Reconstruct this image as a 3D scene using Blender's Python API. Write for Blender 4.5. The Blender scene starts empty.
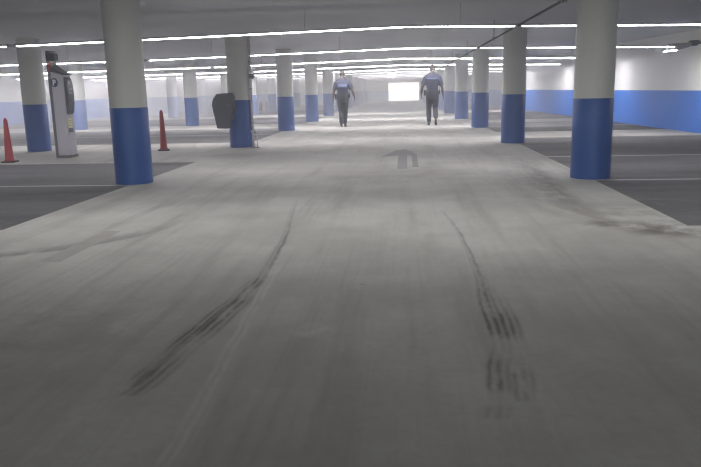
import bpy, bmesh, math, random
from mathutils import Vector, Matrix, Euler
random.seed(4)
C = bpy.context.scene.collection
PI = math.pi

# ------------------------------------------------------------------ helpers
def make_obj(name, bm, mats, parent=None, smooth=False, bevel=0.0, loc=None):
    bmesh.ops.recalc_face_normals(bm, faces=bm.faces[:])
    me = bpy.data.meshes.new(name)
    bm.to_mesh(me); bm.free()
    for m in (mats if isinstance(mats, (list, tuple)) else [mats]):
        me.materials.append(m)
    if smooth:
        for p in me.polygons: p.use_smooth = True
    o = bpy.data.objects.new(name, me); C.objects.link(o)
    if parent is not None: o.parent = parent
    if loc is not None: o.location = loc
    if bevel:
        b = o.modifiers.new('bevel', 'BEVEL'); b.width = bevel; b.segments = 2; b.limit_method = 'ANGLE'
    return o

def tag(o, label, cat, group=None, kind=None):
    o['label'] = label; o['category'] = cat
    if group: o['group'] = group
    if kind: o['kind'] = kind
    return o

def thing(name, label, cat, loc=(0, 0, 0), rz=0.0, group=None, kind=None):
    o = bpy.data.objects.new(name, None); C.objects.link(o)
    o.location = loc; o.rotation_euler = (0, 0, rz); o.empty_display_size = .2
    return tag(o, label, cat, group, kind)

def part_label(o, label):
    o['label'] = label; return o

def copy_tree(o, parent=None):
    c = o.copy(); C.objects.link(c)
    if parent is not None: c.parent = parent
    for ch in list(o.children): copy_tree(ch, c)
    return c

def box(bm, lo, hi, rot=None, about=(0, 0, 0), mi=0):
    lo, hi = Vector(lo), Vector(hi)
    vs = []
    for z in (lo.z, hi.z):
        for x, y in ((lo.x, lo.y), (hi.x, lo.y), (hi.x, hi.y), (lo.x, hi.y)):
            v = Vector((x, y, z))
            if rot is not None:
                a = Vector(about); v = rot @ (v - a) + a
            vs.append(bm.verts.new(v))
    fs = [(3, 2, 1, 0), (4, 5, 6, 7), (0, 1, 5, 4), (1, 2, 6, 5), (2, 3, 7, 6), (3, 0, 4, 7)]
    for f in fs:
        bm.faces.new([vs[i] for i in f]).material_index = mi
    return vs

def loft(bm, rings, mi=0, cap=True):
    rows = [[bm.verts.new(p) for p in r] for r in rings]
    n = len(rows[0])
    for a, b in zip(rows, rows[1:]):
        for i in range(n):
            bm.faces.new((a[i], a[(i + 1) % n], b[(i + 1) % n], b[i])).material_index = mi
    if cap:
        bm.faces.new(rows[0][::-1]).material_index = mi
        bm.faces.new(rows[-1]).material_index = mi
    return rows

def ering(c, rx, ry, n=20, z=None):
    return [Vector((c[0] + rx * math.cos(2 * PI * i / n), c[1] + ry * math.sin(2 * PI * i / n), c[2])) for i in range(n)]

def tube(bm, pts, rad, n=10, mi=0, flat=1.0):
    pts = [Vector(p) for p in pts]
    if not isinstance(rad, (list, tuple)): rad = [rad] * len(pts)
    rings = []
    ref = None
    for i, p in enumerate(pts):
        d = (pts[min(i + 1, len(pts) - 1)] - pts[max(i - 1, 0)]).normalized()
        if ref is None:
            ref = Vector((1, 0, 0)) if abs(d.x) < .9 else Vector((0, 1, 0))
        u = (ref - d * ref.dot(d)).normalized(); v = d.cross(u); ref = u
        rings.append([p + u * rad[i] * math.cos(2 * PI * k / n) + v * rad[i] * flat * math.sin(2 * PI * k / n) for k in range(n)])
    return loft(bm, rings, mi)

def prism(bm, poly, axis, a, b, mi=0):
    """poly: 2D outline in the plane normal to `axis`, extruded from a to b."""
    def P(u, v, w):
        return {'x': (w, u, v), 'y': (u, w, v), 'z': (u, v, w)}[axis]
    lo = [bm.verts.new(P(u, v, a)) for u, v in poly]
    hi = [bm.verts.new(P(u, v, b)) for u, v in poly]
    n = len(poly)
    for i in range(n):
        bm.faces.new((lo[i], lo[(i + 1) % n], hi[(i + 1) % n], hi[i])).material_index = mi
    bm.faces.new(lo[::-1]).material_index = mi
    bm.faces.new(hi).material_index = mi

def ball(bm, c, r, seg=16, sx=1, sy=1, sz=1):
    m = Matrix.Translation(Vector(c)) @ Matrix.Diagonal((sx, sy, sz, 1))
    bmesh.ops.create_uvsphere(bm, u_segments=seg, v_segments=seg // 2 + 2, radius=r, matrix=m)

def voxel(bm, size, smooth_it=4):
    me = bpy.data.meshes.new('tmp'); bmesh.ops.recalc_face_normals(bm, faces=bm.faces[:])
    bm.to_mesh(me); bm.free()
    o = bpy.data.objects.new('tmp', me); C.objects.link(o)
    r = o.modifiers.new('r', 'REMESH'); r.mode = 'VOXEL'; r.voxel_size = size
    s = o.modifiers.new('s', 'SMOOTH'); s.iterations = smooth_it; s.factor = .5
    dg = bpy.context.evaluated_depsgraph_get()
    ev = o.evaluated_get(dg)
    out = bmesh.new(); out.from_mesh(ev.to_mesh()); ev.to_mesh_clear()
    bpy.data.objects.remove(o); bpy.data.meshes.remove(me)
    return out

# ------------------------------------------------------------------ materials
def srgb(r, g, b):
    f = lambda c: (c / 255 / 12.92) if c / 255 <= .04045 else ((c / 255 + .055) / 1.055) ** 2.4
    return (f(r), f(g), f(b), 1)

class NT:
    def __init__(s, mat):
        s.t = mat.node_tree; s.n = s.t.nodes; s.l = s.t.links
    def new(s, typ, **kw):
        n = s.n.new(typ)
        for k, v in kw.items(): setattr(n, k, v)
        return n
    def link(s, a, b): s.l.new(a, b)
    def math(s, op, a, b=None, c=None, clamp=False):
        n = s.n.new('ShaderNodeMath'); n.operation = op; n.use_clamp = clamp
        for i, v in enumerate((a, b, c)):
            if v is None: continue
            if isinstance(v, (int, float)): n.inputs[i].default_value = v
            else: s.l.new(v, n.inputs[i])
        return n.outputs[0]
    def mix(s, fac, a, b):
        n = s.n.new('ShaderNodeMix'); n.data_type = 'RGBA'
        for sock, v in ((n.inputs[0], fac), (n.inputs[6], a), (n.inputs[7], b)):
            if isinstance(v, (int, float)): sock.default_value = v
            elif isinstance(v, tuple): sock.default_value = v
            else: s.l.new(v, sock)
        return n.outputs[2]
    def noise(s, scale, detail=4, rough=.55, vec=None, sc=None):
        n = s.n.new('ShaderNodeTexNoise')
        n.inputs['Scale'].default_value = scale; n.inputs['Detail'].default_value = detail
        n.inputs['Roughness'].default_value = rough
        if vec is None: vec = s.pos()
        if sc is not None:
            m = s.n.new('ShaderNodeMapping'); m.inputs['Scale'].default_value = sc
            s.l.new(vec, m.inputs[0]); vec = m.outputs[0]
        s.l.new(vec, n.inputs['Vector'])
        return n.outputs['Fac']
    def pos(s):
        if not hasattr(s, '_p'): s._p = s.n.new('ShaderNodeTexCoord').outputs['Object']
        return s._p
    def ramp(s, fac, a, b):
        n = s.n.new('ShaderNodeMapRange'); n.interpolation_type = 'SMOOTHSTEP'
        n.inputs[1].default_value = a; n.inputs[2].default_value = b
        s.l.new(fac, n.inputs[0]); return n.outputs[0]

def base_mat(name, col, rough=.6, metal=0.0, spec=.5, var=.12, vscale=6.0, bump=0.0):
    m = bpy.data.materials.new(name); m.use_nodes = True
    nt = NT(m); b = nt.n['Principled BSDF']
    b.inputs['Roughness'].default_value = rough; b.inputs['Metallic'].default_value = metal
    b.inputs['Specular IOR Level'].default_value = spec
    nz = nt.noise(vscale)
    dark = tuple(c * (1 - var) for c in col[:3]) + (1,); lite = tuple(min(1, c * (1 + var)) for c in col[:3]) + (1,)
    nt.link(nt.mix(nz, dark, lite), b.inputs['Base Color'])
    if bump:
        bp = nt.new('ShaderNodeBump'); bp.inputs['Strength'].default_value = bump; bp.inputs['Distance'].default_value = .01
        nt.link(nt.noise(vscale * 12), bp.inputs['Height']); nt.link(bp.outputs[0], b.inputs['Normal'])
    return m

def emit_mat(name, col, strength):
    m = bpy.data.materials.new(name); m.use_nodes = True
    nt = NT(m); b = nt.n['Principled BSDF']
    b.inputs['Base Color'].default_value = (.8, .8, .8, 1)
    b.inputs['Emission Color'].default_value = col
    b.inputs['Emission Strength'].default_value = strength
    return m

M = {}
M['wall_white'] = base_mat('white painted concrete', srgb(205, 206, 204), .7, var=.06, vscale=1.3, bump=.15)
M['wall_blue'] = base_mat('blue painted band', srgb(22, 100, 190), .55, var=.08, vscale=1.7, bump=.1)
M['col_white'] = base_mat('white column paint', srgb(182, 183, 178), .65, var=.06, vscale=2.0, bump=.15)
M['col_blue'] = base_mat('blue column paint', srgb(22, 71, 138), .5, var=.10, vscale=2.5, bump=.1)
M['ceiling'] = base_mat('ceiling concrete', srgb(180, 181, 185), .85, var=.07, vscale=.8, bump=.2)
M['housing'] = base_mat('luminaire housing', srgb(150, 150, 154), .45, var=.03)
M['tube'] = emit_mat('glowing strip light tube', (.985, .955, 1.0, 1), 54.0)
M['tube_low'] = emit_mat('low strip light tube', (.985, .955, 1.0, 1), 20.0)
M['tube_mid'] = emit_mat('medium strip light tube', (.985, .955, 1.0, 1), 34.0)
M['tube_far'] = emit_mat('dimmer strip light tube', (.985, .955, 1.0, 1), 10.0)
M['pipe'] = base_mat('dark pipe', srgb(70, 70, 74), .6)
M['grey_metal'] = base_mat('grey powder coated metal', srgb(176, 174, 182), .45, metal=.1, var=.04)
M['post_grey'] = base_mat('dark grey metal', srgb(96, 98, 102), .5, metal=.2, var=.05)
M['dark'] = base_mat('dark grey plastic', srgb(70, 72, 82), .55, var=.08)
M['console'] = base_mat('charcoal console plastic', srgb(72, 75, 86), .4, var=.05)
M['screen'] = base_mat('pale display', srgb(150, 156, 168), .25, var=.03)
M['sign_blue'] = base_mat('dark blue sign', srgb(44, 62, 104), .4, var=.04)
M['white'] = base_mat('white lettering', srgb(232, 232, 235), .5, var=.02)
M['red'] = base_mat('red panel', srgb(176, 38, 48), .5, var=.05)
M['yellow'] = base_mat('pale yellow sticker', srgb(214, 214, 140), .6, var=.04)
M['cone_red'] = base_mat('red orange cone plastic', srgb(140, 36, 44), .5, var=.08, vscale=4)
M['cone_base'] = base_mat('black rubber', srgb(38, 38, 40), .8)
M['skin'] = base_mat('skin', srgb(86, 66, 62), .5, var=.05, vscale=20)
M['hair'] = base_mat('short dark hair', srgb(46, 40, 38), .7, var=.15, vscale=60)
M['shirt'] = base_mat('navy uniform shirt', srgb(26, 31, 52), .8, var=.1, vscale=14, bump=.2)
M['trousers'] = base_mat('dark navy trousers', srgb(20, 23, 36), .85, var=.12, vscale=12, bump=.2)
M['boot'] = base_mat('black leather', srgb(22, 22, 24), .4)
M['reflect'] = base_mat('pale back lettering', srgb(78, 88, 116), .6, var=.1, vscale=40)
M['eye'] = base_mat('eye', srgb(70, 62, 58), .3)
M['lip'] = base_mat('lips', srgb(160, 98, 90), .5)

def concrete_lane():
    m = bpy.data.materials.new('pale coated lane concrete'); m.use_nodes = True
    nt = NT(m); b = nt.n['Principled BSDF']
    P = nt.pos(); sx = nt.new('ShaderNodeSeparateXYZ'); nt.link(P, sx.inputs[0])
    X, Y = sx.outputs[0], sx.outputs[1]
    blot = nt.noise(.55, 5, .6); stre = nt.noise(1.0, 5, .65, sc=(3.2, .22, 1)); fine = nt.noise(22, 3, .6)
    col = nt.mix(nt.ramp(blot, .3, .72), srgb(141, 140, 135), srgb(169, 168, 163))
    col = nt.mix(nt.math('MULTIPLY', nt.ramp(stre, .45, .72), .45), col, srgb(118, 115, 107))
    col = nt.mix(nt.math('MULTIPLY', nt.ramp(fine, .45, .8), .16), col, srgb(110, 108, 102))
    brush = nt.noise(1.0, 3, .6, sc=(26, .35, 1)); col = nt.mix(nt.math('MULTIPLY', nt.ramp(brush, .5, .8), .22), col, srgb(120, 118, 111))
    # tyre skid marks: a centre line X(Y) by curve, a strength along Y, ribs across
    def skid(pts, lo, hi, strength, width, profile):
        t = nt.math('DIVIDE', nt.math('SUBTRACT', Y, lo), hi - lo, clamp=True)
        cv = nt.new('ShaderNodeFloatCurve'); nt.link(t, cv.inputs['Value'])
        c = cv.mapping.curves[0]
        xs = [p[0] for p in pts]; x0, x1 = min(xs) - .1, max(xs) + .1
        pp = sorted((((y - lo) / (hi - lo)), (x - x0) / (x1 - x0)) for x, y in pts)
        c.points[0].location = pp[0]; c.points[1].location = pp[-1]
        for p in pp[1:-1]: c.points.new(*p)
        cv.mapping.update()
        cx = nt.math('MULTIPLY_ADD', cv.outputs[0], x1 - x0, x0)
        wob = nt.math('MULTIPLY', nt.math('SUBTRACT', nt.noise(2.2, 3), .5), .05)
        dx = nt.math('ADD', nt.math('SUBTRACT', X, cx), wob)
        sv = nt.new('ShaderNodeFloatCurve'); nt.link(t, sv.inputs['Value'])
        c = sv.mapping.curves[0]
        st = sorted(((y - lo) / (hi - lo), v) for y, v in strength)
        c.points[0].location = st[0]; c.points[1].location = st[-1]
        for p in st[1:-1]: c.points.new(*p)
        sv.mapping.update()
        wv = nt.new('ShaderNodeFloatCurve'); nt.link(t, wv.inputs['Value'])
        c = wv.mapping.curves[0]
        st = sorted(((y - lo) / (hi - lo), v / .5) for y, v in width)
        c.points[0].location = st[0]; c.points[1].location = st[-1]
        for p in st[1:-1]: c.points.new(*p)
        wv.mapping.update()
        w = nt.math('MULTIPLY', wv.outputs[0], .5)
        band = nt.math('SUBTRACT', 1.0, nt.ramp(nt.math('DIVIDE', nt.math('ABSOLUTE', dx), w), .35, 1.0))
        ribs = nt.math('MULTIPLY_ADD', nt.math('SINE', nt.math('MULTIPLY', dx, profile)), .5, .5)
        ribs = nt.math('MULTIPLY_ADD', ribs, .65, .35)
        grit = nt.ramp(nt.noise(9, 4, .7, sc=(1, .35, 1)), .25, .6)
        inside = nt.math('MULTIPLY', nt.math('GREATER_THAN', Y, lo), nt.math('LESS_THAN', Y, hi))
        r = nt.math('MULTIPLY', nt.math('MULTIPLY', band, ribs), nt.math('MULTIPLY', sv.outputs[0], grit))
        return nt.math('MULTIPLY', r, inside)
    marks = SKIDS(skid)
    for k in marks: col = nt.mix(nt.math('MULTIPLY', k, 1.0), col, srgb(52, 50, 48))
    for k in SCUFFS(skid): col = nt.mix(nt.math('MULTIPLY', k, .7), col, srgb(186, 184, 177))
    # dirty worn patch at the right lane edge
    def patch(x, y, rx, ry):
        d = nt.math('SQRT', nt.math('ADD', nt.math('POWER', nt.math('DIVIDE', nt.math('SUBTRACT', X, x), rx), 2.0),
                                    nt.math('POWER', nt.math('DIVIDE', nt.math('SUBTRACT', Y, y), ry), 2.0)))
        return nt.math('SUBTRACT', 1.0, nt.ramp(d, .2, 1.0))
    gr = nt.ramp(nt.noise(2.6, 6, .7), .38, .62)
    for (x, y, rx, ry, s, c) in PATCHES:
        col = nt.mix(nt.math('MULTIPLY', nt.math('MULTIPLY', patch(x, y, rx, ry), gr), s), col, c)
    nt.link(col, b.inputs['Base Color'])
    rg = nt.math('MULTIPLY_ADD', blot, .25, .65); nt.link(rg, b.inputs['Roughness'])
    b.inputs['Specular IOR Level'].default_value = .2
    bp = nt.new('ShaderNodeBump'); bp.inputs['Strength'].default_value = .12; bp.inputs['Distance'].default_value = .006
    nt.link(nt.noise(30, 4), bp.inputs['Height']); nt.link(bp.outputs[0], b.inputs['Normal'])
    return m

def SKIDS(skid):
    L = skid([(-1.18, 7.48), (-1.08, 6.44), (-.97, 5.38), (-.93, 4.58), (-.915, 4.27), (-.935, 3.85), (-.985, 3.3), (-1.02, 3.03), (-1.05, 2.7), (-1.1, 2.5)], 2.5, 7.6,
             [(7.6, 0), (7.0, .3), (6.2, .5), (5.2, .6), (4.4, .6), (4.0, .8), (3.6, .85), (3.3, .7), (3.05, .3), (2.8, .55), (2.65, .6), (2.5, 0)],
             [(7.6, .03), (6.2, .035), (5.2, .04), (4.3, .05), (3.8, .075), (3.2, .09), (2.7, .085), (2.5, .06)], 140)
    F = skid([(-.93, 4.6), (-.97, 4.0), (-1.03, 3.5), (-1.07, 3.1), (-1.12, 2.6)], 2.6, 4.6,
             [(4.6, 0), (4.2, .3), (3.7, .45), (3.3, .75), (3.05, .4), (2.85, .2), (2.7, .5), (2.6, 0)],
             [(4.6, .03), (3.6, .06), (3.2, .07), (2.6, .06)], 190)
    R = skid([(.34, 6.7), (.4, 6.1), (.44, 5.2), (.45, 4.3), (.43, 3.6), (.43, 3.2), (.37, 2.8), (.36, 2.65), (.32, 2.4)], 2.35, 6.8,
             [(6.8, 0), (6.2, .35), (5.4, .5), (4.6, .45), (4.1, .5), (3.7, .75), (3.3, .8), (3.15, .2), (2.95, .35), (2.75, .75), (2.62, .6), (2.5, .1), (2.42, .25), (2.35, 0)],
             [(6.8, .02), (5.4, .03), (4.2, .045), (3.6, .07), (3.2, .075), (2.7, .07), (2.35, .07)], 150)
    G = skid([(.5, 4.0), (.505, 3.6), (.5, 3.2), (.46, 2.7), (.44, 2.4)], 2.5, 4.2,
             [(4.2, 0), (3.75, .4), (3.6, .7), (3.3, .7), (3.1, .1), (2.85, .1), (2.72, .55), (2.6, .45), (2.5, 0)],
             [(4.2, .04), (3.4, .075), (2.5, .06)], 170)
    # broad turning dirt arcs
    T = skid([(1.75, 11.5), (1.55, 8.6), (1.5, 7.2), (1.62, 6.1), (2.0, 5.6)], 5.6, 11.6,
             [(11.6, 0), (10, .45), (7.2, .42), (6.4, .3), (5.6, 0)], [(11.6, .4), (8, .45), (6, .3), (5.6, .3)], 9)
    U = skid([(-3.3, 4.75), (-2.9, 5.02), (-2.55, 5.3), (-2.2, 5.9), (-1.95, 6.7)], 4.7, 6.9,
             [(6.9, 0), (6.0, .25), (5.3, .55), (4.9, .55), (4.7, .3)], [(6.9, .08), (5.3, .2), (4.7, .3)], 12)
    return L, F, R, G, T, U

def SCUFFS(skid):
    a = skid([(-.86, 4.5), (-.82, 3.44), (-.79, 2.67), (-.77, 1.9)], 1.5, 4.6, [(4.6, 0), (4.2, .45), (2.6, .5), (1.5, .35)], [(4.6, .05), (1.5, .06)], 160)
    b = skid([(1.25, 7.5), (1.45, 6.6), (1.75, 5.9)], 5.8, 7.6, [(7.6, 0), (6.6, .55), (5.8, .2)], [(7.6, .1), (5.8, .12)], 14)
    return (a, b)

PATCHES = [
    (2.05, 5.75, .42, .42, .95, srgb(74, 70, 62)),
    (2.75, 5.45, .7, .3, .85, srgb(78, 74, 66)),
    (1.68, 6.02, .3, .22, .8, srgb(70, 67, 60)),
    (1.95, 6.3, .8, 1.3, .5, srgb(112, 108, 98)),
    (0, 9.6, 2.6, .9, .3, srgb(112, 110, 104)),
    (-.46, 3.3, .14, .16, .5, srgb(190, 188, 180)),
    (-1.8, 3.2, .9, 1.0, .3, srgb(104, 101, 95)),
    (-.26, 4.13, .035, .05, 1.0, srgb(40, 36, 34)),
]
M['lane'] = concrete_lane()

def bay_mat():
    m = bpy.data.materials.new('dark bay coating'); m.use_nodes = True
    nt = NT(m); b = nt.n['Principled BSDF']
    a = nt.noise(.7, 5, .6, sc=(.5, 1.6, 1)); f = nt.noise(5, 5, .6)
    col = nt.mix(nt.ramp(a, .3, .7), srgb(78, 78, 80), srgb(100, 99, 99))
    col = nt.mix(nt.math('MULTIPLY', nt.ramp(f, .55, .75), .3), col, srgb(134, 132, 130))
    nt.link(col, b.inputs['Base Color']); b.inputs['Roughness'].default_value = .9
    b.inputs['Specular IOR Level'].default_value = .15
    return m
M['bay'] = bay_mat()
M['bay_line'] = base_mat('worn white bay line', srgb(140, 140, 138), .6, var=.12, vscale=9)
M['arrow'] = base_mat('worn dark arrow paint', srgb(108, 107, 105), .7, var=.2, vscale=5)
M['dash'] = base_mat('blacked out lane dash', srgb(131, 129, 123), .6, var=.25, vscale=5)

# ------------------------------------------------------------------ layout numbers
CAM_H = 1.16
LX, RX = -3.58, 2.31
def wall_r(y): return 6.72 - .054 * (y - 16.5)
def wall_l(y): return -17.9 + .19 * (y - 21.0)
Y0, Y1 = -16.0, 70.0
def ceil_z(x): return 2.33
def strip_z(x): return 2.02 - .02 * min(abs(x), 9.0)

# ------------------------------------------------------------------ floor
def build_floor():
    bm = bmesh.new()
    left_dark = [(5.9, 11.8), (16.3, 22.3), (25.2, 31.2), (34.2, 43), (46, 56)]
    right_dark = [(5.9, 16.3), (18.5, 23.5), (25.5, 33), (36, 44), (47, 56)]
    lines_l = [(8.83, 8.93), (19.2, 19.3), (28.2, 28.3)]
    lines_r = [(8.80, 8.89), (11.83, 11.93), (20.9, 21.0)]
    dashes = [(4.71, 5.83), (7.16, 8.35), (11.9, 13.14), (18.6, 20.1), (22.9, 24.2)]
    ys = {Y0, 0.0, Y1}
    for lst in (left_dark, right_dark, lines_l, lines_r, dashes):
        for a, b in lst: ys.add(a); ys.add(b)
    for k in range(1, 14): ys.add(k * 5.0)
    ys = sorted(ys)
    xs = [-26, -8.4, LX, -2.62, -2.46, 0, RX, 9]
    g = {(i, j): bm.verts.new((x, y, 0)) for i, x in enumerate(xs) for j, y in enumerate(ys)}
    inn = lambda lst, y: any(a < y < b for a, b in lst)
    for i in range(len(xs) - 1):
        for j in range(len(ys) - 1):
            f = bm.faces.new((g[i, j], g[i + 1, j], g[i + 1, j + 1], g[i, j + 1]))
            x = (xs[i] + xs[i + 1]) / 2; y = (ys[j] + ys[j + 1]) / 2
            mi = 0
            if x < LX:
                if inn(lines_l, y): mi = 2
                elif inn(left_dark, y): mi = 1
            elif x > RX:
                if inn(lines_r, y): mi = 2
                elif inn(right_dark, y): mi = 1
            elif -2.62 < x < -2.46 and inn(dashes, y): mi = 3
            f.material_index = mi
    r = bmesh.ops.extrude_face_region(bm, geom=bm.faces[:])
    for v in r['geom']:
        if isinstance(v, bmesh.types.BMVert): v.co.z -= .25
    o = make_obj('floor', bm, [M['lane'], M['bay'], M['bay_line'], M['dash']])
    return tag(o, 'pale grey concrete garage floor with dark parking bays and tyre marks', 'floor', kind='structure')
build_floor()

# flat ceiling slab; the strips below it sag a little to both sides
bm = bmesh.new(); box(bm, (-26, Y0, 2.33), (9, Y1, 2.8))
tag(make_obj('ceiling', bm, M['ceiling']), 'low flat grey concrete ceiling over the whole garage', 'ceiling', kind='structure')

# walls: white above, blue band below
BAND = .96
def wall(name, p0, p1, th, side, label):
    bm = bmesh.new()
    a, b = Vector((*p0, 0)), Vector((*p1, 0))
    n = Vector((-(b - a).y, (b - a).x, 0)).normalized() * th * side
    for z0, z1, mi in ((0, BAND, 1), (BAND, 2.5, 0)):
        q = [a, b, b + n, a + n]
        lo = [bm.verts.new(v + Vector((0, 0, z0))) for v in q]; hi = [bm.verts.new(v + Vector((0, 0, z1))) for v in q]
        for i in range(4):
            bm.faces.new((lo[i], lo[(i + 1) % 4], hi[(i + 1) % 4], hi[i])).material_index = mi
        bm.faces.new(lo).material_index = mi; bm.faces.new(hi).material_index = mi
    o = make_obj(name, bm, [M['wall_white'], M['wall_blue']])
    return tag(o, label, 'wall', kind='structure')
wall('wall_right', (wall_r(Y0), Y0), (wall_r(Y1), Y1), .25, -1, 'long white side wall with blue lower band on the right')
wall('wall_left', (wall_l(Y0), Y0), (wall_l(Y1), Y1), .25, 1, 'long white side wall with blue lower band, far left in haze')
wall('wall_behind', (wall_l(Y0), Y0), (wall_r(Y0), Y0), .25, -1, 'white wall with blue lower band behind the camera')
# end wall with a bright doorway
DX0, DX1, DZ = -1.62, 1.28, 1.66
YE = 69.0
wall('wall_back', (wall_l(YE), YE), (DX0, YE), .3, 1, 'white and blue end wall left of the bright doorway')
wall('wall_end', (DX1, YE), (wall_r(YE), YE), .3, 1, 'white and blue end wall right of the bright doorway')
bm = bmesh.new(); box(bm, (DX0, YE, DZ), (DX1, YE + .3, 2.5))
tag(make_obj('wall_lintel', bm, M['wall_white']), 'white wall piece above the bright doorway at the far end', 'wall', kind='structure')
# the bright lobby beyond the doorway
bm = bmesh.new()
box(bm, (DX0 - .6, YE + 3, -.02), (DX1 + .6, YE + 3.2, 2.3)); box(bm, (DX0 - .8, YE + .3, -.02), (DX0 - .6, YE + 3.2, 2.3)); box(bm, (DX1 + .6, YE + .3, -.02), (DX1 + .8, YE + 3.2, 2.3))
box(bm, (DX0 - .8, YE + .3, 2.3), (DX1 + .8, YE + 3.2, 2.4)); box(bm, (DX0 - .8, Y1, -.12), (DX1 + .8, YE + 3.2, 0))
tag(make_obj('wall_lobby', bm, M['wall_white']), 'brightly lit white lobby seen through the far doorway', 'lobby', kind='structure')

# ------------------------------------------------------------------ columns
def make_column(h):
    root = thing('concrete_column', 'x', 'column', kind='thing')
    bm = bmesh.new(); loft(bm, [ering((0, 0, z), .238, .238, 40) for z in (0, .5, 1.0, 1.6, h)])
    s = make_obj('shaft', bm, M['col_white'], root, smooth=True)
    bm = bmesh.new()
    rings = [ering((0, 0, z), r, r, 40) for z, r in ((.004, .242), (.5, .242), (.985, .242), (.988, .239))]
    loft(bm, rings)
    b = make_obj('painted_band', bm, M['col_blue'], root, smooth=True)
    for o in (s, b):
        e = o.modifiers.new('split', 'EDGE_SPLIT'); e.split_angle = math.radians(50)
    part_label(b, 'blue painted lower band')
    return root
ORD = ['nearest', 'second', 'third', 'fourth', 'fifth', 'sixth', 'seventh', 'eighth', 'ninth', 'tenth', 'eleventh']
rows = [
    ('columns along the left lane edge', lambda y: -3.5 - .1 * (y < 10), [9.1 + 5.85 * k for k in range(10)], 'white column with blue lower band, %s in the row on the left lane edge'),
    ('columns along the right lane edge', lambda y: 2.29 - .0135 * (y - 9) + .03 * (y < 10), [9.1 + 5.85 * k for k in range(10)], 'white column with blue lower band, %s in the row on the right lane edge'),
    ('columns in the row left of the lane', lambda y: -7.62 - .24 * (y < 16), [14.7, 20.0, 25.1, 30.3, 35.5, 40.7, 46.4, 50.2], 'white column with blue lower band, %s in the row behind the pay machine'),
    ('columns in the outermost left row', lambda y: -11.08, [18.2, 23.6, 28.6, 33.5, 38.6, 44.0], 'hazy white column with blue lower band, %s in the outermost left row'),
]
OWN = {
    (0, 0): 'large white column with blue lower band, nearest left of the lane',
    (0, 1): 'white column with blue lower band and black box on its side',
    (1, 0): 'large white column with blue lower band, nearest on the lane\'s right edge',
    (2, 0): 'white column with blue lower band just left of the grey pay machine',
}
protos = {}
for r, (grp, fx, ys, lab) in enumerate(rows):
    for k, y in enumerate(ys):
        x = fx(y); h = round(ceil_z(abs(x) + .15), 3)
        key = round(h, 2)
        if key not in protos:
            c = make_column(h); protos[key] = c
        else:
            c = copy_tree(protos[key])
        c.location = (x, y, 0)
        c['label'] = OWN.get((r, k), lab % ORD[k]); c['group'] = grp

# ------------------------------------------------------------------ strip lights
def strip_light(y, k):
    xl = max(wall_l(y) + .4, -15.5); xr = wall_r(y) - (.92 if k == 1 else .32)
    root = thing('strip_light', 'x', 'light', (0, y, 0), group='ceiling strip lights')
    root['label'] = ('thin glowing light strip across the ceiling, %s the camera' % (ORD[k] + (' to' if k == 0 else ' from')))
    cuts = [xl]
    for c in (-13.3, -5.9):
        if c > xl + .5: cuts.append(c)
    cuts += [0.0, 1.6]
    if xr > 1.9: cuts.append(xr)
    for a, b in zip(cuts, cuts[1:]):
        ga = .03 if a == 1.6 else .06 if a in ( -5.9, -13.3) else (.0 if a == 0 else .02)
        gb = .03 if b == 1.6 else .06 if b in ( -5.9, -13.3) else (.0 if b == 0 else .02)
        a2, b2 = a + ga, b - gb
        za, zb = strip_z(a2), strip_z(b2)
        hb = bmesh.new()
        def seg(bm, lo, hi, w, x0, x1):
            z0 = strip_z(x0); z1 = strip_z(x1)
            vs = [bm.verts.new(p) for p in ((x0, -w, z0 + lo), (x1, -w, z1 + lo), (x1, w, z1 + lo), (x0, w, z0 + lo), (x0, -w, z0 + hi), (x1, -w, z1 + hi), (x1, w, z1 + hi), (x0, w, z0 + hi))]
            for f in ((3, 2, 1, 0), (4, 5, 6, 7), (0, 1, 5, 4), (1, 2, 6, 5), (2, 3, 7, 6), (3, 0, 4, 7)):
                bm.faces.new([vs[i] for i in f])
        seg(hb, .004, .028, .07, a2, b2)
        n = max(1, int((b2 - a2) / 2.6))
        for i in range(n):
            xc = a2 + (b2 - a2) * (i + .5) / n
            gb_ = bmesh.new(); box(gb_, (xc - .004, -.004, strip_z(xc) + .027), (xc + .004, .004, ceil_z(xc) - .001))
            make_obj('hanger', gb_, M['housing'], root)
        make_obj('housing', hb, M['housing'], root)
        tb = bmesh.new(); seg(tb, -.003, .004, .066, a2 + .015, b2 - .015)
        make_obj('light_tube', tb, M[['tube_low', 'tube_mid', 'tube', 'tube', 'tube'][k] if k < 5 else 'tube_far'], root)
        for xe, gap in ((a2, ga), (b2, gb)):
            if not gap: continue
            eb = bmesh.new()
            box(eb, (xe - .02, -.072, strip_z(xe) - .012), (xe + .02, .072, strip_z(xe) + .034))
            make_obj('end_cap', eb, M['housing'], root)
    return root
STRIPS = [10.6, 16.25, 21.9, 27.75, 33.95, 39.5, 45.3, 51.2, 57.0, 62.9]
for k, y in enumerate(STRIPS): strip_light(y, k)

# pipe along the lane ceiling
bm = bmesh.new()
pz = strip_z(1.6) + .01
tube(bm, [(1.6, 3.0, pz), (1.6, 20, pz), (1.6, 44, pz)], .015, 10)
root = thing('ceiling_pipe', 'dark thin pipe running along the ceiling above the lane, crossing the strip lights', 'pipe', (0, 0, 0))
make_obj('pipe', bm, M['pipe'], root, smooth=True)
for y in (3.6, 7.6, 13.4, 19.1, 24.7, 30.4, 36.0, 42):
    bm = bmesh.new(); box(bm, (1.594, y - .02, pz + .015), (1.606, y + .02, ceil_z(1.6) - .001)); box(bm, (1.573, y - .02, pz - .027), (1.627, y + .02, pz - .02)); box(bm, (1.573, y - .02, pz - .027), (1.578, y + .02, pz + .02)); box(bm, (1.622, y - .02, pz - .027), (1.627, y + .02, pz + .02)); box(bm, (1.573, y - .02, pz + .018), (1.627, y + .02, pz + .025))
    make_obj('hanger', bm, M['post_grey'], root)

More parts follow.
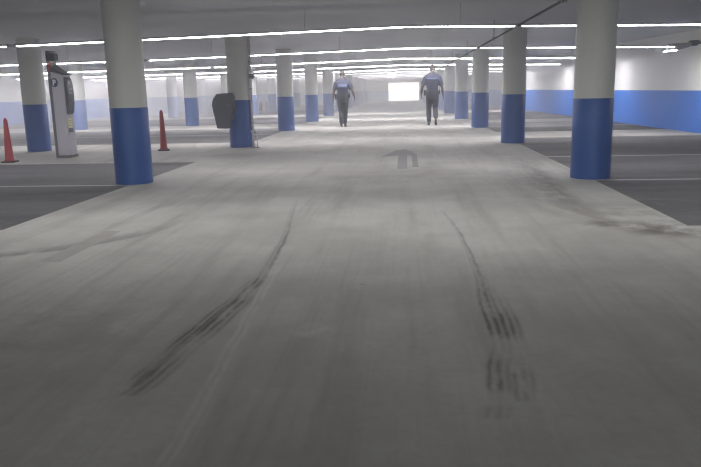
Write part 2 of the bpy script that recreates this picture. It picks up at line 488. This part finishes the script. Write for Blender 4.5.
# floodlight bracketed from the right wall
wy = 16.6
root = thing('wall_floodlight', 'small floodlight on a dark bracket high on the right wall', 'light', (wall_r(wy), wy, 0))
bm = bmesh.new(); box(bm, (-.06, -.10, 1.92), (.01, .10, 2.07)); box(bm, (-.46, -.04, 1.97), (-.05, .04, 2.02)); prism(bm, [(-.46, 1.94), (-.34, 1.93), (-.26, 2.0), (-.30, 2.05), (-.46, 2.05)], 'y', -.09, .09)
part_label(make_obj('bracket', bm, M['dark'], root, bevel=.006), 'dark wall bracket')
bm = bmesh.new(); prism(bm, [(-.94, 1.99), (-.47, 2.0), (-.47, 1.92), (-.66, 1.86), (-1.02, 1.83)], 'y', -.11, .11)
make_obj('lamp_housing', bm, M['housing'], root, bevel=.01)
bm = bmesh.new(); box(bm, (-.98, -.09, 1.818), (-.76, .09, 1.836), Euler((0, -.09, 0)).to_matrix(), (-.98, 0, 1.82))
part_label(make_obj('lens', bm, emit_mat('floodlight lens', (1, .97, .98, 1), 60.0), root), 'bright white lens')

# hung lit sign box far down the lane
root = thing('lit_sign', 'small glowing white sign box hanging from the ceiling far down the lane', 'sign', (-.88, 44.2, 0))
bm = bmesh.new(); box(bm, (-.2, -.05, 1.85), (.2, .05, 2.05))
make_obj('light_box', bm, emit_mat('lit sign face', (1, 1, 1, 1), 14.0), root, bevel=.01)
for sx in (-.14, .14):
    bm = bmesh.new(); tube(bm, [(sx, 0, 2.045), (sx, 0, ceil_z(.88))], .008, 8); make_obj('hanger', bm, M['post_grey'], root)

# ------------------------------------------------------------------ box, conduit and guard on the second left column
cx, cy = -3.5, 9.1 + 5.85
root = thing('black_wall_box', 'large black box with slanted upper corner fixed to the column\'s left side', 'box', (cx, cy, 0))
bm = bmesh.new()
OUT = [(-.40, .42), (-.15, .41), (-.08, .69), (-.03, .80), (-.03, 1.08), (-.06, 1.14), (-.37, 1.125), (-.45, 1.03), (-.485, .91)]
# outline in x,z seen from the lane; depth along y
out = OUT
prism(bm, out, 'y', -.44, -.245)
b = make_obj('case', bm, M['dark'], root, bevel=.02)
bm = bmesh.new()
lid = [((u + .24) * .88 - .24, (v - .8) * .92 + .8) for u, v in OUT]
prism(bm, lid, 'y', -.455, -.438)
make_obj('front_cover', bm, M['console'], root, bevel=.008)
bm = bmesh.new(); box(bm, (-.16, -.475, .88), (-.10, -.452, .91)); part_label(make_obj('latch', bm, M['post_grey'], root, bevel=.004), 'grey latch')
bm = bmesh.new(); box(bm, (-.30, -.25, .60), (-.08, -.225, .68)); box(bm, (-.30, -.25, .95), (-.04, -.225, 1.03)); make_obj('mounting_bracket', bm, M['post_grey'], root)

root = thing('conduit', 'grey vertical cable pipe up the right side of the column with the black box', 'pipe', (cx, cy, 0))
bm = bmesh.new(); tube(bm, [(.268, -.03, 0), (.268, -.03, 2.329)], .022, 10); make_obj('pipe', bm, M['grey_metal'], root, smooth=True)
bm = bmesh.new(); tube(bm, [(.26, -.075, .42), (.26, -.075, 1.05), (.26, -.075, 2.329)], .014, 10); make_obj('cable', bm, M['grey_metal'], root, smooth=True)
bm = bmesh.new(); box(bm, (.25, -.11, 1.42), (.35, .01, 1.52)); part_label(make_obj('junction_box', bm, M['dark'], root, bevel=.006), 'small dark junction box')
for z in (.5, 1.2, 1.75):
    bm = bmesh.new(); box(bm, (.2425, -.092, z), (.293, .0, z + .02)); make_obj('clip', bm, M['post_grey'], root)
root = thing('hoop_guard', 'small grey metal hoop on the floor against the column with the black box', 'guard', (cx + .34, cy - .22, 0))
for dx in (-.045, .055):
    bm = bmesh.new(); tube(bm, [(dx, -.02, 0), (dx, -.02, .26), (dx - .01, 0, .31), (dx - .03, .05, .34), (dx - .05, .10, .34)], .014, 10); make_obj('bar', bm, M['grey_metal'], root, smooth=True)
bm = bmesh.new(); tube(bm, [(-.045, -.02, .27), (.055, -.02, .27)], .012, 8); make_obj('crossbar', bm, M['grey_metal'], root, smooth=True)
bm = bmesh.new(); box(bm, (-.09, -.06, 0), (.10, .02, .012)); make_obj('base_plate', bm, M['post_grey'], root)

# ------------------------------------------------------------------ pay machine
root = thing('pay_machine', 'tall grey parking pay machine with white P badge and red strip', 'machine', (-6.42, 13.2, 0))
bm = bmesh.new()
prism(bm, [(-.135, .04), (.135, .04), (.135, 1.53), (-.135, 1.60)], 'y', -.2, .2)
make_obj('body', bm, M['grey_metal'], root, bevel=.012)
bm = bmesh.new(); box(bm, (-.17, -.225, 0), (.15, .215, .045)); part_label(make_obj('plinth', bm, M['post_grey'], root, bevel=.005), 'dark base plinth')
bm = bmesh.new(); box(bm, (-.205, -.19, 0), (-.137, .19, 1.98)); part_label(make_obj('rear_post', bm, M['post_grey'], root, bevel=.008), 'dark grey rear mast')
bm = bmesh.new(); prism(bm, [(-.137, 1.602), (.16, 1.535), (.175, 1.555), (.0, 1.63), (-.137, 1.73)], 'y', -.215, .215); part_label(make_obj('sloped_lid', bm, M['console'], root, bevel=.008), 'dark sloped lid')
bm = bmesh.new(); prism(bm, [(-.205, 1.80), (.0, 1.80), (.0, 1.93), (-.205, 1.93)], 'y', -.21, -.02)
part_label(make_obj('header_box', bm, M['dark'], root, bevel=.01), 'dark header box')
bm = bmesh.new(); box(bm, (-.20, -.205, 1.62), (-.105, -.191, 1.78)); rs = part_label(make_obj('red_panel', bm, M['red'], root, bevel=.003), 'red panel')
bm = bmesh.new(); box(bm, (-.175, -.212, 1.73), (-.16, -.204, 1.765)); box(bm, (-.14, -.212, 1.73), (-.125, -.204, 1.765)); box(bm, (-.16, -.212, 1.742), (-.14, -.204, 1.752)); make_obj('white_mark', bm, M['white'], rs)
root.scale = (.86, .74, 1); root.location.x -= .06; root.location.y -= .03
# round P badge on the camera-facing side
bm = bmesh.new(); n = 32
prism(bm, [(-.065 + .078 * math.cos(2 * PI * i / n), 1.40 + .085 * math.sin(2 * PI * i / n)) for i in range(n)], 'y', -.21, -.199)
bd = part_label(make_obj('badge', bm, M['sign_blue'], root), 'dark blue round badge')
bm = bmesh.new(); box(bm, (-.098, -.216, 1.345), (-.078, -.209, 1.455))
outer = [(math.cos(a) * .033, math.sin(a) * .033) for a in [(-PI / 2 + PI * i / 12) for i in range(13)]]
inner = [(math.cos(a) * .014, math.sin(a) * .014) for a in [(-PI / 2 + PI * i / 12) for i in range(13)]]
ox, oz = -.062, 1.422
for i in range(12):
    q = [outer[i], outer[i + 1], inner[i + 1], inner[i]]
    prism(bm, [(ox + u, oz + v) for u, v in q], 'y', -.216, -.209)
box(bm, (-.08, -.216, 1.436), (-.06, -.209, 1.455)); box(bm, (-.08, -.216, 1.389), (-.06, -.209, 1.408))
make_obj('letter', bm, M['white'], bd)
# curved console on the lane side
bm = bmesh.new()
prism(bm, [(.13, .80), (.165, .84), (.195, 1.0), (.205, 1.2), (.19, 1.38), (.165, 1.47), (.13, 1.50)], 'y', -.17, .17)
cs = part_label(make_obj('console', bm, M['console'], root, bevel=.008), 'charcoal bulging console')
bm = bmesh.new(); box(bm, (.185, -.11, 1.36), (.199, .02, 1.43)); part_label(make_obj('display', bm, M['screen'], cs), 'pale display')
for (y, z) in ((-.09, 1.2), (-.03, 1.2), (.03, 1.2), (-.09, 1.27), (-.03, 1.27), (.03, 1.27)):
    bm = bmesh.new(); box(bm, (.19, y - .02, z - .02), (.214, y + .02, z + .02)); make_obj('button', bm, M['screen'], cs, bevel=.004)
bm = bmesh.new(); box(bm, (.19, -.1, 1.06), (.211, .0, 1.10)); make_obj('card_slot', bm, M['dark'], cs)
bm = bmesh.new(); box(bm, (.134, -.14, .56), (.14, .04, .73)); st = part_label(make_obj('sticker', bm, M['yellow'], root), 'pale yellow sticker')
bm = bmesh.new()
for z in (.60, .645, .69): box(bm, (.139, -.12, z), (.142, .02, z + .012))
make_obj('print', bm, M['post_grey'], st)
bm = bmesh.new(); box(bm, (.134, -.15, .47), (.146, .06, .55)); part_label(make_obj('ticket_tray', bm, M['dark'], root), 'dark ticket tray')

# ------------------------------------------------------------------ cones
def make_cone(name, label, loc, rz, h=.78, r0=.082, r1=.034, top=None, group=None):
    root = thing(name, label, 'cone', loc, rz, group)
    bm = bmesh.new(); box(bm, (-.12, -.12, 0), (.12, .12, .025)); part_label(make_obj('base', bm, M['cone_base'], root, bevel=.01), 'black square base')
    bm = bmesh.new(); loft(bm, [ering((0, 0, z), r, r, 24) for z, r in ((.028, r0 + .02), (.05, r0), (h * .5, (r0 + r1) / 2), (h - .01, r1), (h, r1 * .7))])
    make_obj('cone_body', bm, M['cone_red'], root, smooth=True)
    bm = bmesh.new(); loft(bm, [ering((0, 0, z), r, r, 20) for z, r in ((h - .02, r1 * .72), (h + .02, r1 * .66), (h + .026, r1 * .4))]); make_obj('tip', bm, top or M['cone_red'], root, smooth=True)
    return root
make_cone('traffic_cone', 'tall slim red cone on pale strip at the far left of the photo', (-7.13, 12.25, 0), .2, .76, .078)
make_cone('traffic_cone', 'tall slim red cone standing behind the nearest left column', (-5.0, 14.35, 0), .35, .80, .076)
make_cone('hazy_cone', 'left one of two tiny hazy cones far off among the left columns', (-8.78, 43.0, 0), 0, .55, .11, .05, M['white'])
make_cone('hazy_cone', 'right one of two tiny hazy cones far off among the left columns', (-8.45, 43.3, 0), .3, .55, .11, .05, M['white'])

# painted arrow in the lane
bm = bmesh.new()
def flat(poly): prism(bm, poly, 'z', .0005, .002)
flat([(-.43, 12.25), (-.12, 12.5), (.0, 13.7), (-.02, 13.72), (-.2, 13.45)])
flat([(-.12, 12.5), (.22, 12.45), (.0, 13.7)])
flat([(-.13, 10.4), (.02, 10.4), (.02, 12.52), (-.13, 12.52)])
flat([(.10, 10.6), (.19, 10.6), (.19, 12.48), (.10, 12.48)])
tag(make_obj('lane_arrow', bm, M['arrow']), 'worn dark arrow marking on the lane between the two walking people', 'marking', kind='structure')

# ------------------------------------------------------------------ people
def limb(bm, pts, radii, n=14, flat=1.0):
    tube(bm, pts, radii, n, flat=flat)
    for p, r in zip(pts, radii): ball(bm, p, r * .98, 12)

def hand(bm, wrist, d, side):
    """relaxed hand hanging along direction d, palm towards the thigh"""
    d = Vector(d).normalized(); f = Vector((0, 1, 0)); f = (f - d * f.dot(d)).normalized(); inn = Vector((-side, 0, 0))
    inn = (inn - d * inn.dot(d)).normalized()
    w = Vector(wrist)
    pc = w + d * .05
    rings = []
    for t, a, b in ((0, .026, .02), (.03, .036, .017), (.07, .042, .015), (.095, .041, .013)):
        c = w + d * t
        rings.append([c + f * a * math.cos(2 * PI * i / 12) + inn * b * math.sin(2 * PI * i / 12) for i in range(12)])
    loft(bm, rings)
    for k, (o, L) in enumerate(((.032, .072), (.011, .082), (-.011, .076), (-.031, .058))):
        b0 = w + d * .085 + f * o
        p1 = b0 + d * L * .45 + inn * .006; p2 = p1 + d * L * .32 + inn * .018; p3 = p2 + d * L * .2 + inn * .024
        tube(bm, [b0, p1, p2, p3], [.0095, .009, .0082, .0065], 8)
    t0 = w + d * .025 + f * .022; t1 = t0 + d * .035 + f * .03 + inn * .012; t2 = t1 + d * .035 + f * .006 + inn * .012
    tube(bm, [t0, t1, t2], [.014, .0105, .008], 8)

def make_person(label, loc, rz, S, pose, shirt_lab):
    root = thing('person', label, 'person', loc, rz)
    J = {k: Vector(v) * S for k, v in pose.items()}
    s = S
    def torso(bm, k=1.0, lo=.80, hi=1.6):
        prof = [(.80, .150, .100, 0), (.90, .178, .125, -.012), (.98, .176, .122, -.008), (1.07, .152, .112, .0), (1.18, .160, .118, 0), (1.30, .188, .125, 0),
                (1.39, .200, .118, 0), (1.445, .170, .098, 0), (1.485, .105, .075, 0), (1.51, .070, .066, .0)]
        loft(bm, [ering((0, y * s, z * s), (rx + (k - 1)) * s, (ry + (k - 1)) * s, 28) for z, rx, ry, y in prof if lo <= z <= hi])
    # --- one continuous body
    bm = bmesh.new(); torso(bm)
    tube(bm, [Vector((0, 0, 1.46)) * s, Vector((0, .008, 1.54)) * s, Vector((0, .02, 1.62)) * s], [.068 * s, .063 * s, .063 * s], 16)
    for sd in (-1, 1): tube(bm, [Vector((sd * .03, -.005, 1.515)) * s, Vector((sd * .11, -.005, 1.475)) * s, Vector((sd * .19, -.002, 1.42)) * s], [.042 * s, .05 * s, .056 * s], 14)
    hc = Vector((0, .022, 1.69)) * s
    ball(bm, hc + Vector((0, -.008, .02)) * s, .1 * s, 24, .78, 1.0, .96)
    ball(bm, hc + Vector((0, .022, -.035)) * s, .082 * s, 20, .76, .86, .98)        # jaw
    tube(bm, [hc + Vector((0, .088, .012)) * s, hc + Vector((0, .108, -.026)) * s], [.008 * s, .016 * s], 8)   # nose
    for sd in (-1, 1):
        ball(bm, hc + Vector((sd * .079, -.005, -.005)) * s, .03 * s, 10, .42, .7, 1.1)   # ears
        limb(bm, [Vector((sd * .15, 0, 1.42)) * s, J['sh%d' % sd], J['el%d' % sd].lerp(J['sh%d' % sd], .5), J['el%d' % sd], J['wr%d' % sd].lerp(J['el%d' % sd], .65), J['wr%d' % sd]],
             [.062 * s, .066 * s, .055 * s, .043 * s, .045 * s, .028 * s])
        hand(bm, J['wr%d' % sd], (J['wr%d' % sd] - J['el%d' % sd]).lerp(Vector((0, 0, -.3)), .4), sd)
        hp, kn, an = J['hp%d' % sd], J['kn%d' % sd], J['an%d' % sd]
        limb(bm, [hp, hp.lerp(kn, .45), kn, kn.lerp(an, .35), an], [.092 * s, .08 * s, .058 * s, .060 * s, .04 * s], 16)
    bm = voxel(bm, .009, 3)
    make_obj('body', bm, M['skin'], root, smooth=True)
    # --- face details on the front
    for sd in (-1, 1):
        bm = bmesh.new(); ball(bm, hc + Vector((sd * .030, .078, .010)) * s, .0105 * s, 12, 1.15, .8, .6); make_obj('eye', bm, M['eye'], root, smooth=True)
    bm = bmesh.new(); ball(bm, hc + Vector((0, .090, -.062)) * s, .024 * s, 12, 1, .35, .28); make_obj('mouth', bm, M['lip'], root, smooth=True)
    # --- hair
    bm = bmesh.new(); ball(bm, hc + Vector((0, -.010, .018)) * s, .111 * s, 28, .79, 1.0, .98)
    for v in list(bm.verts):
        q = (v.co - hc) / s
        if q.z < -.105 + max(0, q.y + .03) * 1.45: bm.verts.remove(v)
    h = make_obj('hair', bm, M['hair'], root, smooth=True)
    so = h.modifiers.new('thick', 'SOLIDIFY'); so.thickness = .012 * s; so.offset = -1
    # --- shirt with short sleeves
    bm = bmesh.new(); torso(bm, 1.016, .90, 1.52)
    for sd in (-1, 1):
        sh, el = J['sh%d' % sd], J['el%d' % sd]
        limb(bm, [Vector((sd * .14, 0, 1.415)) * s, sh, sh.lerp(el, .45)], [.074 * s, .079 * s, .07 * s])
        tube(bm, [sh.lerp(el, .4), sh.lerp(el, .78)], [.071 * s, .072 * s], 16)
    tube(bm, [Vector((0, 0, 1.46)) * s, Vector((0, .006, 1.54)) * s], [.086 * s, .072 * s], 16)
    for sd in (-1, 1): tube(bm, [Vector((sd * .03, -.005, 1.525)) * s, Vector((sd * .11, -.005, 1.485)) * s, Vector((sd * .20, -.002, 1.43)) * s], [.05 * s, .058 * s, .064 * s], 14)
    make_obj('shirt', voxel(bm, .010, 4), M['shirt'], root, smooth=True)
    # --- trousers
    bm = bmesh.new()
    prof = [(.80, .160, .112, 0), (.90, .196, .142, -.012), (.98, .195, .140, -.008), (1.03, .186, .134, -.004)]
    loft(bm, [ering((0, y * s, z * s), rx * s, ry * s, 28) for z, rx, ry, y in prof])
    for sd in (-1, 1):
        hp, kn, an = J['hp%d' % sd], J['kn%d' % sd], J['an%d' % sd]
        pts = [hp, hp.lerp(kn, .5), kn, kn.lerp(an, .4), kn.lerp(an, .9)]
        limb(bm, pts[:4], [.106 * s, .097 * s, .078 * s, .078 * s], 16)
        tube(bm, pts[3:], [.078 * s, .07 * s], 16)
    make_obj('trousers', voxel(bm, .010, 4), M['trousers'], root, smooth=True)
    # --- belt with gear
    bm = bmesh.new()
    ro = [ering((0, -.006 * s, z * s), .201 * s, .146 * s, 32) for z in (1.0, 1.045)]; loft(bm, ro)
    bl = make_obj('belt', bm, M['boot'], root, smooth=False)
    bm = bmesh.new(); box(bm, (-.255 * s, -.07 * s, .90 * s), (-.19 * s, .03 * s, 1.06 * s)); make_obj('pouch', bm, M['boot'], bl, bevel=.012)
    bm = bmesh.new(); box(bm, (.19 * s, -.06 * s, .93 * s), (.235 * s, .01 * s, 1.05 * s)); tube(bm, [(.215 * s, -.03 * s, 1.04 * s), (.215 * s, -.03 * s, 1.14 * s)], .008, 8); make_obj('radio', bm, M['boot'], bl, bevel=.008)
    # --- boots
    for sd in (-1, 1):
        an, toe = J['an%d' % sd], J['to%d' % sd]
        bm = bmesh.new()
        fw = (toe - an); kn = J['kn%d' % sd]; up = (kn - an).normalized()
        heel = J['he%d' % sd]
        tube(bm, [an + up * .15 * s, an, an - up * .02 * s], [.056 * s, .056 * s, .05 * s], 14)
        mid = heel.lerp(toe, .5)
        foot = [heel + (toe - heel) * t for t in (0, .18, .5, .8, .97, 1.0)]
        nrm = (toe - heel).normalized(); side = Vector((1, 0, 0)); u = side.cross(nrm); u = u if u.z > 0 else -u
        rings = []
        for c, w, hh in zip(foot, (.032, .04, .042, .046, .034, .02), (.05, .06, .06, .038, .03, .018)):
            rings.append([c * 1.0 + side * w * s * math.cos(2 * PI * i / 14) + u * (hh * s * (math.sin(2 * PI * i / 14)) + hh * s) for i in range(14)])
        loft(bm, rings)
        make_obj('boot', voxel(bm, .009, 3), M['boot'], root, smooth=True)
    # --- lettering patch across the shoulder blades (back faces -y)
    z0, z1, hw = shirt_lab
    bm = bmesh.new(); cols = 14; rws = 4; grid = []
    def back_r(z):
        tab = [(1.18, .184, .134), (1.30, .206, .141), (1.39, .216, .134), (1.445, .186, .114)]
        for (a, ax, ay), (b, bx, by) in zip(tab, tab[1:]):
            if a <= z <= b:
                t = (z - a) / (b - a); return ax + (bx - ax) * t, ay + (by - ay) * t
        return .19, .12
    for j in range(rws + 1):
        z = z0 + (z1 - z0) * j / rws; rx, ry = back_r(z); row = []
        for i in range(cols + 1):
            x = -hw + 2 * hw * i / cols
            y = -(ry + .004) * math.sqrt(max(.05, 1 - (x / rx) ** 2))
            row.append(bm.verts.new(Vector((x, y, z)) * s))
        grid.append(row)
    for j in range(rws):
        for i in range(cols): bm.faces.new((grid[j][i], grid[j][i + 1], grid[j + 1][i + 1], grid[j + 1][i]))
    p = make_obj('back_patch', bm, M['reflect'], root, smooth=True)
    so = p.modifiers.new('thick', 'SOLIDIFY'); so.thickness = .008; so.offset = 0
    part_label(p, 'pale patch across the shoulders')
    return root

# poses in a 1.8 m figure's metres, walking away (+y)
poseL = {'sh-1': (-.205, 0, 1.405), 'el-1': (-.285, -.02, 1.14), 'wr-1': (-.315, .07, .92),
         'sh1': (.205, 0, 1.405), 'el1': (.315, -.06, 1.15), 'wr1': (.375, .02, .98),
         'hp-1': (-.088, 0, .90), 'kn-1': (-.075, .06, .50), 'an-1': (-.05, -.08, .10), 'he-1': (-.05, -.15, .03), 'to-1': (-.06, .12, .0),
         'hp1': (.088, 0, .90), 'kn1': (.07, .14, .51), 'an1': (.045, .20, .10), 'he1': (.045, .14, .0), 'to1': (.06, .40, .0)}
poseR = {'sh-1': (-.205, 0, 1.405), 'el-1': (-.30, -.06, 1.16), 'wr-1': (-.325, .06, .95),
         'sh1': (.205, 0, 1.405), 'el1': (.29, -.03, 1.13), 'wr1': (.33, .05, .90),
         'hp-1': (-.09, 0, .90), 'kn-1': (-.105, .07, .50), 'an-1': (-.095, .06, .095), 'he-1': (-.095, .0, .0), 'to-1': (-.115, .26, .0),
         'hp1': (.09, 0, .90), 'kn1': (.10, .10, .51), 'an1': (.105, -.22, .24), 'he1': (.105, -.29, .19), 'to1': (.115, -.13, .0)}
make_person('person in dark uniform walking away, nearer the left columns, feet close together', (-1.95, 22.3, 0), 0.03, 1.73 / 1.8, poseL, (1.27, 1.36, .15))
make_person('person in dark uniform walking away along the lane\'s right, right heel lifted', (.82, 22.3, 0), -.02, 1.84 / 1.8, poseR, (1.375, 1.405, .16))

# ------------------------------------------------------------------ light, haze, camera
def area(name, loc, size, power, rot, col=(1, 1, 1)):
    l = bpy.data.lights.new(name, 'AREA'); l.shape = 'RECTANGLE'; l.size, l.size_y = size; l.energy = power; l.color = col
    o = bpy.data.objects.new(name, l); C.objects.link(o); o.location = loc; o.rotation_euler = rot
    return o
area('lobby_lamp', ((DX0 + DX1) / 2, YE + 1.5, 2.28), (3.4, 1.6), 480, (0, 0, 0), (1, .98, .94))

area('fill_above_lane', (-.6, 6.1, 2.27), (9, .12), 90, (0, 0, 0), (.99, .99, 1))  # unseen fill light without a fixture, added to brighten the near lane floor
area('fill_behind_camera', (-.5, -3.2, 2.27), (8, .3), 130, (0, 0, 0), (.99, .99, 1))  # added fill out of view, lifts the foreground floor
area('fill_toward_columns', (-.5, -14.5, 1.3), (9, 1.8), 390, (PI / 2, 0, 0), (.99, .99, 1))  # invented source, no entrance there: fills the camera-facing sides of near columns

w = bpy.data.worlds.new('world'); bpy.context.scene.world = w; w.use_nodes = True
nt = w.node_tree
nt.nodes['Background'].inputs['Color'].default_value = (0, 0, 0, 1)
vs = nt.nodes.new('ShaderNodeVolumeScatter')
vs.inputs['Color'].default_value = (.94, .965, 1.0, 1)
vs.inputs['Density'].default_value = .024
vs.inputs['Anisotropy'].default_value = .25
gp = nt.nodes.new('ShaderNodeNewGeometry'); sp = nt.nodes.new('ShaderNodeSeparateXYZ'); nt.links.new(gp.outputs['Position'], sp.inputs[0])
mr = nt.nodes.new('ShaderNodeMapRange'); mr.interpolation_type = 'SMOOTHSTEP'
for i_, v_ in ((1, 15.0), (2, 44.0), (3, .0072), (4, .038)): mr.inputs[i_].default_value = v_
nt.links.new(sp.outputs[1], mr.inputs[0]); 
def ramp_(sock, a, b, v):
    m_ = nt.nodes.new('ShaderNodeMapRange'); m_.interpolation_type = 'SMOOTHSTEP'
    for i_, v_ in ((1, a), (2, b), (3, 0.0), (4, v)): m_.inputs[i_].default_value = v_
    nt.links.new(sock, m_.inputs[0]); return m_.outputs[0]
mu = nt.nodes.new('ShaderNodeMath'); mu.operation = 'MULTIPLY'
nt.links.new(ramp_(sp.outputs[0], -5.5, -13.0, .06), mu.inputs[0]); nt.links.new(ramp_(sp.outputs[1], 12.0, 22.0, 1.0), mu.inputs[1])
ad = nt.nodes.new('ShaderNodeMath'); ad.operation = 'ADD'
nt.links.new(mr.outputs[0], ad.inputs[0]); nt.links.new(mu.outputs[0], ad.inputs[1]); nt.links.new(ad.outputs[0], vs.inputs['Density'])
nt.links.new(vs.outputs[0], nt.nodes['World Output'].inputs['Volume'])

f, px, py = 706.0, 350.5, 233.5
vy = Vector((405.5 - px, -(88 - py), -f)).normalized()
D = f * f / (145.5 - 55 * .022)
vz = -Vector((.022 * D, -D, -f)).normalized(); vz = (vz - vy * vz.dot(vy)).normalized()
vx = vy.cross(vz)
Mr = Matrix((vx, vy, vz))          # rows = world axes seen in camera space -> camera-to-world rotation
cam = bpy.data.cameras.new('camera'); co = bpy.data.objects.new('camera', cam); C.objects.link(co)
cam.sensor_width = 36; cam.lens = f / 701 * 36; cam.clip_end = 300; cam.clip_start = .02
co.matrix_world = Matrix.Translation((0, 0, CAM_H)) @ Mr.to_4x4()
w.cycles.volume_step_size = 7.0
sc = bpy.context.scene; sc.camera = co
sc.view_settings.view_transform = 'Standard'; sc.view_settings.look = 'None'
sc.view_settings.exposure = 0.36; sc.view_settings.gamma = 1.0
try: sc.view_settings.use_curve_mapping = False
except Exception: pass
cy_ = sc.cycles
cy_.use_denoising = True
sc.cycles.filter_width = 1.2
cy_.use_adaptive_sampling = True; cy_.adaptive_threshold = .03
cy_.light_sampling_threshold = .03; cy_.volume_bounces = 1; cy_.max_bounces = 7; cy_.diffuse_bounces = 4
cy_.sample_clamp_indirect = 0
